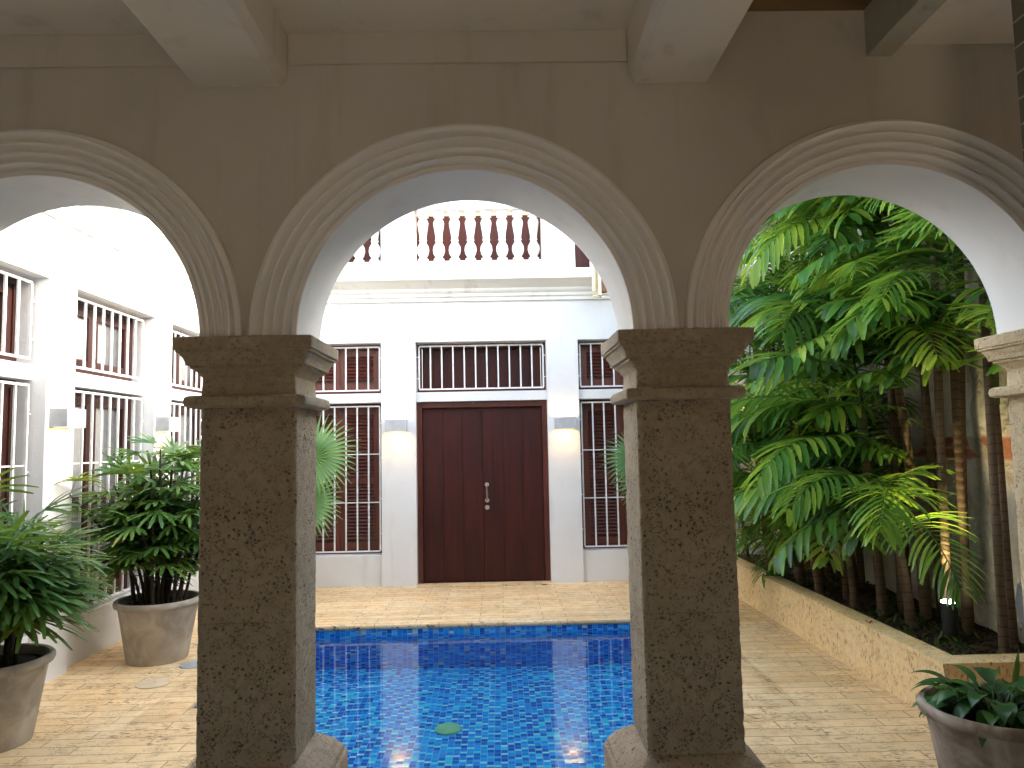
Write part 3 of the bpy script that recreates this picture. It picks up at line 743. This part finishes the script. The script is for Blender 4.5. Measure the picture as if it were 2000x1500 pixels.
# ================================================================== POOLSIDE BITS
m = MB(); m.lathe([(.115, .0005), (.115, .008), (.108, .011), (.02, .011), (.018, .008)], 36, (-2.50, 5.48)); tag(m.build('skimmer_lid', MLID), 'round cream skimmer lid set in the paving between the two pots', 'lid')
m = MB(); m.lathe([(.10, .0005), (.10, .007), (.094, .010)], 32, (-2.40, 5.93)); tag(m.build('drain_lid', MLD2), 'round grey lid in the paving, half hidden by the left column', 'lid')
m = MB(); m.lathe([(.10, ZF+.001), (.10, ZF+.02), (.088, ZF+.03), (.03, ZF+.034)], 36, (-.43, 5.78))
for q in range(14):
    a_ = 2*math.pi*q/14; m.lathe([(.012, ZF+.03), (.012, ZF+.0345)], 8, (-.43+.074*math.cos(a_), 5.78+.074*math.sin(a_)))
tag(m.build('pool_drain', MDR), 'round pale green drain cover on the blue pool floor', 'drain')

# ================================================================== POTS
PPROF = [(.0, .0), (.235, .0), (.24, .012), (.31, .415), (.318, .425), (.338, .432), (.346, .45), (.344, .47), (.33, .482), (.31, .478), (.302, .46), (.29, .43)]
def pot(loc, lab, s_=1., mat=MPOT, seed=0, grp='clay pots round the pool'):
    t = thing('plant_pot', loc, lab, 'pot', grp)
    mb = MB(); mb.lathe([(r_*s_*.95, z*s_) for r_, z in PPROF[1:]], 56, (0, 0), .012, False); mb.lathe([(.235*s_*.95, 0), (.001, 0)], 56, (0, 0), 0, False)
    mb.build('pot_body', mat, t, world=False, smooth=50)
    mb = MB(); n = 24; vs = [(0, 0, .425*s_)]; 
    for q in range(1, 7):
        for k_ in range(n):
            a_ = 2*math.pi*k_/n; r_ = .288*s_*q/6; vs.append((r_*math.cos(a_), r_*math.sin(a_), (.425+.02*noise.noise((a_*3, q, seed)))*s_))
    fs = [(0, 1+k_, 1+(k_+1) % n) for k_ in range(n)]+[(1+q*n+k_, 1+(q+1)*n+k_, 1+(q+1)*n+(k_+1) % n, 1+q*n+(k_+1) % n) for q in range(5) for k_ in range(n)]
    mb.add(vs, fs); mb.build('soil', MSOIL, t, world=False)
    return t
P1, P2, P3 = (-2.97, 4.45, 0), (-2.765, 6.13, 0), (2.17, 3.34, 0)
pot(P1, 'large clay pot at the lower left corner, nearest the viewer on that side')
pot(P2, 'large clay pot under the barred window behind the left column')
pot((-2.45, 8.35, 0), 'clay pot hidden behind the left column by the end facade')
pot((1.95, 8.35, 0), 'clay pot hidden behind the column beside the palms')
pot(P3, 'stained brown clay pot at the lower right corner', .97, MPOTR)

# ================================================================== LEAVES
def blade(mb, base, d, up, L_, w_, a_, seg=4, droop=.3, prof=(.25, .8, 1, .9, .35), fold=.25):
    """one leaflet: a strip of two columns folded along its midrib"""
    d = d.normalized(); side = d.cross(up).normalized(); vs = []; p = Vector(base); dd = d.copy()
    for i in range(seg+1):
        t_ = i/seg; wd = w_*prof[min(i, len(prof)-1)]*.5
        nrm = side.cross(dd).normalized()
        vs += [p-side*wd+nrm*(wd*fold), p.copy(), p+side*wd+nrm*(wd*fold)]
        dd = (dd+Vector((0, 0, -droop/seg))).normalized(); p = p+dd*(L_/seg)
    fs = []
    for i in range(seg): fs += [(i*3, i*3+1, i*3+4, i*3+3), (i*3+1, i*3+2, i*3+5, i*3+4)]
    mb.add(vs, fs, a_)
def fan(mb, hub, axis, up, L_, w_, n, spread, rr, droop=.35, prof=(.3, .9, 1, 1, .55)):
    axis = axis.normalized(); nrm = axis.cross(up).normalized().cross(axis).normalized()
    for q in range(n):
        t_ = (q/(n-1)-.5)*spread
        d = axis*math.cos(t_)+axis.cross(nrm)*math.sin(t_)
        d = d+nrm*rr.uniform(-.1, .1)
        blade(mb, hub, d, nrm, L_*rr.uniform(.82, 1.05)*(1-.2*abs(t_)/max(spread/2, .1)), w_, rr.random(), 4, droop*rr.uniform(.5, 1.4), prof)
def rhapis(loc, lab, H_, nst, rad, seed, lean=(0, 0), zlow=.35, ll=.26, lw=.028, xb=0.):
    rr = random.Random(seed); t = thing('lady_palm', (loc[0], loc[1], .42), lab, 'potted palm', 'lady palms in the clay pots')
    lf = MB()
    for q in range(nst):
        a_ = rr.uniform(0, 2*math.pi); r0 = rr.uniform(.02, .2); x0, y0 = r0*math.cos(a_), r0*math.sin(a_)
        h = H_*rr.uniform(.5, 1.0)*(1.05-.25*r0/.2); out = rr.uniform(.1, .9)*rad
        x1, y1 = x0+out*math.cos(a_)+lean[0]*h, y0+out*math.sin(a_)+lean[1]*h
        pts = [Vector((x0+(x1-x0)*t_**1.6, y0+(y1-y0)*t_**1.6, -.02+h*t_)) for t_ in (0, .25, .5, .75, 1)]
        mb = MB(); mb.tube(pts, [.013, .012, .012, .011, .006], 7); mb.build('cane', MB2, t, world=False)
        nl = rr.randint(8, 12)
        for k_ in range(nl):
            f_ = zlow+(1-zlow)*(k_+rr.random()*.6)/nl; f_ = min(f_, 1)
            i0 = min(3, int(f_*4)); p = pts[i0].lerp(pts[i0+1], f_*4-i0)
            aa = k_*2.4+rr.uniform(-.5, .5)+a_*.3; el = rr.uniform(.25, .9)+(.5 if f_ > .9 else 0)
            d = Vector((math.cos(aa)*math.cos(el)+xb, math.sin(aa)*math.cos(el), math.sin(el))).normalized()
            PLn = rr.uniform(.12, .24); hub = p+d*PLn
            lf.tube([p, p+d*PLn*.5, hub], [.0035, .003, .003], 4, rr.random()*.3+.01)
            ax = (d+Vector((0, 0, -.45))).normalized()
            fan(lf, hub, ax, Vector((0, 0, 1)), ll*rr.uniform(.75, 1.1), lw*rr.uniform(.8, 1.15), rr.randint(7, 11), rr.uniform(2.2, 3.2), rr, .45)
    lf.build('foliage', ML_R, t, world=False, smooth=180, recalc=False)
    return t
rhapis(P1, 'leafy dark green lady palm with bare brown canes in the lower left pot', .86, 18, .34, 11, (.03, 0), .58, .36, .028, .34)
rhapis(P2, 'tall bushy lady palm in the pot behind the left column', 1.32, 30, .64, 8, (0, 0), .32, .27, .030)

def fanpalm(loc, lab, leaves, seed):
    rr = random.Random(seed); t = thing('fan_palm', (loc[0], loc[1], .42), lab, 'potted palm', 'fan palms flanking the door')
    for (dx, dy, dz, ax, ln) in leaves:
        hub = Vector((dx, dy, dz)); p0 = Vector((rr.uniform(-.03, .03), rr.uniform(-.03, .03), -.01))
        mb = MB(); midp = p0.lerp(hub, .5)+Vector((0, 0, .12)); mb.tube([p0, midp, hub], [.01, .008, .006], 6, .3)
        A = Vector(ax).normalized(); nrm = Vector((.1, -1, .35)); nrm = (nrm-A*nrm.dot(A)).normalized(); sd_ = A.cross(nrm); n = 30; vs = [hub]; sp = 4.2
        # joined inner palm plus free finger tips
        for q in range(n+1):
            th_ = (q/n-.5)*sp; d = A*math.cos(th_)+sd_*math.sin(th_); rip = .012*(1 if q % 2 else -1)
            vs.append(hub+d*ln*.30*(1-.12*abs(th_)/2)+nrm*(rip+.03*math.cos(th_)))
        for q in range(n): mb.add([vs[0], vs[q+1], vs[q+2]], [(0, 1, 2)], .3 if q % 2 else .7)  # alternating tones put the shading of the pleats into the colour
        for q in range(0, n+1):
            th_ = (q/n-.5)*sp; d = A*math.cos(th_)+sd_*math.sin(th_)
            blade(mb, hub+d*ln*.24*(1-.12*abs(th_)/2)+nrm*.02, d, nrm, ln*.78*rr.uniform(.82, 1.05), .040, (.25 if q % 2 else .75)+rr.uniform(-.2, .2), 6, .5, (.55, 1., 1., .8, .5, .28, .08), .45)
        mb.build('leaf', ML_F, t, world=False, smooth=180, recalc=False)
    return t
fanpalm((-2.45, 8.35), 'light green fan palm showing beside the left column before the barred window',
        [(.40, -.1, 1.13, (1, -.1, .15), .54), (.33, -.2, .62, (1, -.2, -.15), .46), (-.3, 0, 1.0, (-1, 0, .3), .5), (0, -.1, 1.3, (-.2, -.2, 1), .5), (.1, -.35, .45, (.9, -.6, -.5), .36)], 3)
fanpalm((1.95, 8.35), 'fan palm whose leaf tips show at the left side of the column before the palms',
        [(-.42, -.1, 1.02, (-1, -.1, .1), .44), (-.33, -.2, .75, (-1, -.2, -.1), .42), (.3, 0, 1.0, (1, 0, .3), .5), (0, -.1, 1.3, (.2, -.2, 1), .5)], 4)

# ---- small glossy plant in the right pot
rr = random.Random(21)
t = thing('peace_lily', (P3[0], P3[1], .41), 'low glossy dark green broad leaved plant in the stained pot lower right', 'potted plant')
lf = MB()
for q in range(100):
    a_ = rr.uniform(0, 2*math.pi); r0 = rr.uniform(.0, .14); el = rr.uniform(.25, 1.3); p = Vector((r0*math.cos(a_), r0*math.sin(a_), 0))
    d = Vector((math.cos(a_)*math.cos(el), math.sin(a_)*math.cos(el), math.sin(el))); ln = rr.uniform(.07, .15)
    hub = p+d*ln; lf.tube([p, hub], [.003, .0025], 4, .2)
    d2 = (d+Vector((math.cos(a_)*.5, math.sin(a_)*.5, -.15))).normalized()
    blade(lf, hub, d2, Vector((0, 0, 1)), rr.uniform(.11, .18), rr.uniform(.045, .08), rr.random(), 7, rr.uniform(.9, 1.8), (.15, .7, 1, 1, .9, .65, .35, .05), .3)
blade(lf, Vector((.07, 0, .1)), Vector((.35, .2, 1)), Vector((0, -1, .2)), .2, .03, .95, 7, .1, (.3, .7, 1, 1, .9, .65, .35, .05), .4)
lf.build('foliage', ML_L, t, world=False, smooth=180, recalc=False)

# ================================================================== PLANTER AND PALMS
pl = thing('raised_planter', (2.5, 6.5, 0), 'long low coral stone planter wall holding the palm bed on the right', 'planter')
poly = [(4.1, 4.30), (2.50, 4.30), (2.455, 8.955)]
m = MB(); m.add(*sweep(poly, [(0, .001), (0, .335), (-.13, .335), (-.13, .001)], False)); m.build('planter_wall', MP, pl, smooth=None, bevel=.003)
m = MB(); m.add(*sweep(poly, [(.012, .3355), (.012, .362), (.006, .366), (-.136, .366), (-.142, .362), (-.142, .3355)], False)); m.build('cap', MP, pl, smooth=40)
m = MB(); nx, ny = 14, 60; vs = []
for j in range(ny+1):
    for i in range(nx+1):
        x = 2.56+(3.52-2.56)*i/nx; y = 4.40+(8.95-4.40)*j/ny; vs.append((x, y, .285+.03*noise.fractal((x*3, y*3, 0), 1, 2, 3)))
m.add(vs, [(j*(nx+1)+i, j*(nx+1)+i+1, (j+1)*(nx+1)+i+1, (j+1)*(nx+1)+i) for j in range(ny) for i in range(nx)])
tag(m.build('soil', MSOIL, recalc=False), kind='structure')
# bark chips and ground cover
rr = random.Random(9); m = MB()
for q in range(1500):
    x, y = rr.uniform(2.62, 3.4), rr.uniform(4.45, 8.8); a_ = rr.uniform(0, 6.3); l_ = rr.uniform(.01, .035); w_ = rr.uniform(.004, .01)
    z = .30+.03*noise.fractal((x*3, y*3, 0), 1, 2, 3); c_, s_ = math.cos(a_), math.sin(a_); tz = rr.uniform(-.01, .02)
    m.add([(x-c_*l_-s_*w_, y-s_*l_+c_*w_, z), (x-c_*l_+s_*w_, y-s_*l_-c_*w_, z), (x+c_*l_+s_*w_, y+s_*l_-c_*w_, z+tz), (x+c_*l_-s_*w_, y+s_*l_+c_*w_, z+tz), (x, y, z-.01)], [(0, 1, 2, 3), (0, 4, 1), (2, 4, 3)])
tag(m.build('bark_chips', simple('bark_chip', (.10, .05, .03), .9), smooth=None, recalc=False), 'brown bark chips scattered over the planter soil', 'mulch', kind='stuff')
m = MB()
for q in range(420):
    x, y = rr.uniform(2.62, 3.3), rr.uniform(4.5, 8.6)
    if noise.noise((x*2.2, y*2.2, 4)) < -.02 and y < 7.5: continue
    z = .29
    for k_ in range(rr.randint(3, 7)):
        a_ = rr.uniform(0, 6.3); el = rr.uniform(.3, 1.2)
        blade(m, Vector((x, y, z)), Vector((math.cos(a_)*math.cos(el), math.sin(a_)*math.cos(el), math.sin(el))), Vector((0, 0, 1)), rr.uniform(.04, .11), rr.uniform(.01, .02), rr.random(), 3, .7, (.4, 1, .8, .1))
tag(m.build('ground_cover', ML_G, smooth=180, recalc=False), 'small leafy ground cover at the foot of the palms', 'ground cover', kind='stuff')

def frond_mesh(seed, L_, npair, ll, lw, droop, vee=.5):
    """pinnate frond along +x from the origin"""
    rr = random.Random(seed); mb = MB(); pts = []; p = Vector((0, 0, 0)); el = .55; n = 14
    for i in range(n+1):
        pts.append(p.copy()); t_ = i/n; e = el-droop*t_**1.25; p = p+Vector((math.cos(e), 0, math.sin(e)))*(L_/n)
    mb.tube(pts, [.009*(1-.8*i/n)+.0015 for i in range(n+1)], 5, .35)
    for q in range(npair):
        t_ = .22+.78*q/(npair-1); k_ = min(n-1, int(t_*n)); P_ = pts[k_].lerp(pts[k_+1], t_*n-k_); T = (pts[k_+1]-pts[k_]).normalized()
        for s_ in (-1, 1):
            prof_ = math.sin(math.pi*min(1, .30+.62*t_))**.5
            fw = .35+.9*t_**2 + rr.uniform(-.08, .08)
            d = (T*fw + Vector((0, s_*1., 0)) + Vector((0, 0, vee*(1-t_)+rr.uniform(-.08, .08)))).normalized()
            last = q == npair-1
            blade(mb, P_, d, Vector((0, 0, 1)), ll*prof_*rr.uniform(.9, 1.08)*(1.0 if not last else .8), lw*(1. if not last else 1.4)*rr.uniform(.85, 1.15), rr.random(), 5,
                  rr.uniform(.5, 1.1), (.2, .75, 1., .95, .72, .3), .35)
    me_o = mb.build('frond', ML_P, None, smooth=180, recalc=False); me = me_o.data; bpy.data.objects.remove(me_o); return me
FR = [frond_mesh(30, 1.2, 17, .42, .044, 1.3), frond_mesh(31, 1.35, 20, .44, .042, 1.6), frond_mesh(32, 1.05, 14, .40, .05, 1.2), frond_mesh(33, .9, 10, .38, .052, 1.2, .3),
      frond_mesh(34, 1.3, 21, .38, .034, 1.8), frond_mesh(35, .75, 8, .36, .06, 1.1, .3)]
rr = random.Random(77)
def palm(x, y, h, nf, lab, lean=(0, 0), r_=.03, bias=2.9, bsp=1.7, sc0=1., low=0):
    t = thing('palm', (x, y, .27), lab, 'palm tree', 'tall palms in the raised planter')
    tx, ty = x+lean[0], y+lean[1]; mb = MB()
    pts = [(lean[0]*s_**1.5, lean[1]*s_**1.5, h*s_) for s_ in (0, .2, .4, .6, .8, 1)]
    mb.tube(pts, [r_*1.25, r_*1.05, r_, r_, r_*.95, r_*.85], 12); mb.build('trunk', MB1, t, world=False)
    top = Vector(pts[-1]); mb = MB(); mb.tube([top-Vector((0, 0, .02)), top+Vector((0, 0, .22)), top+Vector((0, 0, .42))], [r_*1.0, r_*1.15, r_*.4], 10); mb.build('crownshaft', MB3, t, world=False)
    for q in range(nf+low):
        o = bpy.data.objects.new('frond', rr.choice(FR)); C.objects.link(o); o.parent = t
        if q < nf:
            az = bias+(q/(max(nf-1, 1))-.5)*2*bsp+rr.uniform(-.25, .25); pit = rr.uniform(-.45, .35) if q else -.75
            o.location = top+Vector((0, 0, rr.uniform(.12, .4)))
        else:
            az = bias+rr.uniform(-1, 1); pit = rr.uniform(-.3, .3); o.location = Vector((rr.uniform(-.05, .05), rr.uniform(-.05, .05), h*rr.uniform(.3, .8)))
        o.rotation_euler = (rr.uniform(-.35, .35), pit, az); s_ = sc0*rr.uniform(.8, 1.1); o.scale = (s_, s_, s_)
    return t
PD = [  # x, y, height, fronds, lean, label
 (3.05, 8.50, 2.35, 6, (-.10, -.1), 'slim palm in the far corner beside the end facade'),
 (2.85, 8.05, 1.75, 7, (-.15, -.1), 'short palm at the far end of the planter near the end facade'),
 (3.25, 7.45, 2.65, 7, (-.1, -.1), 'tall palm under the overhead walkway edge, lit yellow at the top'),
 (2.90, 7.35, 2.35, 7, (-.2, -.1), 'middle height palm spreading toward the column beside the palms'),
 (2.80, 7.05, 1.00, 7, (-.1, -.1), 'low palm drooping over the far part of the planter wall'),
 (3.25, 6.80, 3.05, 8, (-.1, -.15), 'tall palm in the middle of the bed with large dark fronds'),
 (2.95, 6.45, 2.00, 7, (-.15, -.1), 'palm of middle height in the centre of the bed'),
 (2.85, 6.10, .75, 7, (-.1, -.1), 'low palm hanging over the middle of the planter wall'),
 (3.25, 6.05, 2.85, 7, (-.1, -.1), 'tall palm in front of the brick course of the old wall'),
 (3.05, 5.75, 3.4, 7, (0, -.1), 'tall slim trunked palm near the top of the right arch'),
 (2.95, 5.45, .55, 6, (-.05, 0), 'young palm with broad leaflets left of the garden spotlight'),
 (3.30, 5.35, 2.45, 6, (.05, -.1), 'palm with leaning trunk just behind the garden spotlight'),
 (3.05, 5.15, 3.0, 5, (.02, -.1), 'palm trunk right of the garden spotlight, crown above the arch'),
 (3.30, 4.90, 1.6, 5, (0, 0), 'short palm beside the pale column at the right edge'),
 (2.80, 8.60, 1.10, 6, (-.1, -.1), 'small palm at the very far end of the planter wall'),
 (2.78, 7.70, .55, 7, (-.1, -.1), 'low bushy palm behind the column edge at the far planter wall'),
 (3.05, 7.20, 1.35, 8, (-.15, -.1), 'bushy palm below the taller crowns in the far half of the bed'),
 (2.76, 6.55, .45, 7, (-.1, -.1), 'low palm drooping over the planter wall before the middle clump'),
 (3.10, 6.60, 1.15, 8, (-.2, -.2), 'bushy mid bed palm filling the gap below the large dark fronds'),
 (2.90, 5.75, 1.30, 7, (-.15, -.15), 'bushy palm just left of the tall slim trunks'),
 (3.15, 5.60, 1.9, 7, (-.2, -.15), 'palm with large drooping fronds above the garden spotlight'),
 (3.20, 5.95, 1.75, 9, (-.1, -.2), 'full crowned palm before the wall left of the bare tall trunks'),
 (3.22, 5.20, 1.95, 8, (-.05, -.1), 'palm with wide fronds among the bare trunks behind the spotlight'),
 (3.28, 5.62, 2.85, 9, (-.1, -.1), 'large crowned palm below the crown of the right arch'),
 (3.12, 4.70, 3.2, 5, (.05, 0), 'nearest palm trunk, against the pale column at the right edge'),
]
for i, (x, y, h, nf, ln, lb) in enumerate(PD): palm(x, y, h, nf+2, lb, ln, .026+.012*rr.random(), 3.8 if y > 6.7 else 2.9, 1.5 if y > 6.7 else 1.7, .88 if y > 6.7 else 1., low=(3 if h > 2.2 else 1) if y > 5.5 else 0)
# extra bare stems
# garden spotlight
g = thing('garden_spotlight', (2.98, 5.02, .28), 'lit black garden spotlight standing in the palm bed', 'spotlight')
m = MB(); m.lathe([(.012, 0), (.012, .06), (.05, .062), (.052, .24), (.056, .245), (.056, .262), (.048, .262)], 24); m.build('housing', MBK, g, world=False)
m = MB(); m.lathe([(.047, .255), (.047, .268), (.03, .276)], 24); m.build('lens', MEMW, g, world=False)
ld = bpy.data.lights.new('spot_glow', 'SPOT'); ld.energy = 6; ld.color = (1, .80, .38); ld.spot_size = R(75); ld.spot_blend = .7; ld.shadow_soft_size = .03
lo = bpy.data.objects.new('spot_glow', ld); C.objects.link(lo); lo.parent = g; lo.location = (0, 0, .30); lo.rotation_euler = (math.pi, R(0), 0)
# cable loop, petals, urn
m = MB(); m.tube([(2.88+.06*math.cos(a_*.4), 4.72+.06*math.sin(a_*.4), .315+.04*math.sin(a_*.2)) for a_ in range(16)], .004, 6)
tag(m.build('cable_loop', MBK), 'thin looped cable lying on the soil below the spotlight', 'cable')
def scrap(x, y, z, r_, mat, name, lab, cat):
    mb = MB(); n = 8; mb.add([(0, 0, .004)]+[(r_*math.cos(2*math.pi*q/n)*(1 if q % 2 else .8), r_*.7*math.sin(2*math.pi*q/n), .003+.012*math.cos(2*math.pi*q/n*2)+.01) for q in range(n)], [(0, q+1, (q+1) % n+1) for q in range(n)])
    o = mb.build(name, mat, smooth=180, recalc=False); o.location = (x, y, z); tag(o, lab, cat)
scrap(2.53, 5.22, .367, .024, MRED, 'petal', 'crimson petal lying on the planter cap', 'petal')
scrap(2.95, 4.24, .367, .03, MYEL, 'fallen_leaf', 'small yellow leaf on the near end of the planter cap', 'leaf')
u = MB(); u.lathe([(.10, .0), (.12, .02), (.10, .06), (.13, .18), (.155, .32), (.14, .42), (.09, .47), (.1, .50)], 32)
uo = u.build('stone_urn', MGREY); uo.location = (3.08, 4.235, .367); tag(uo, 'grey stone urn at the right edge, on the planter end', 'urn')
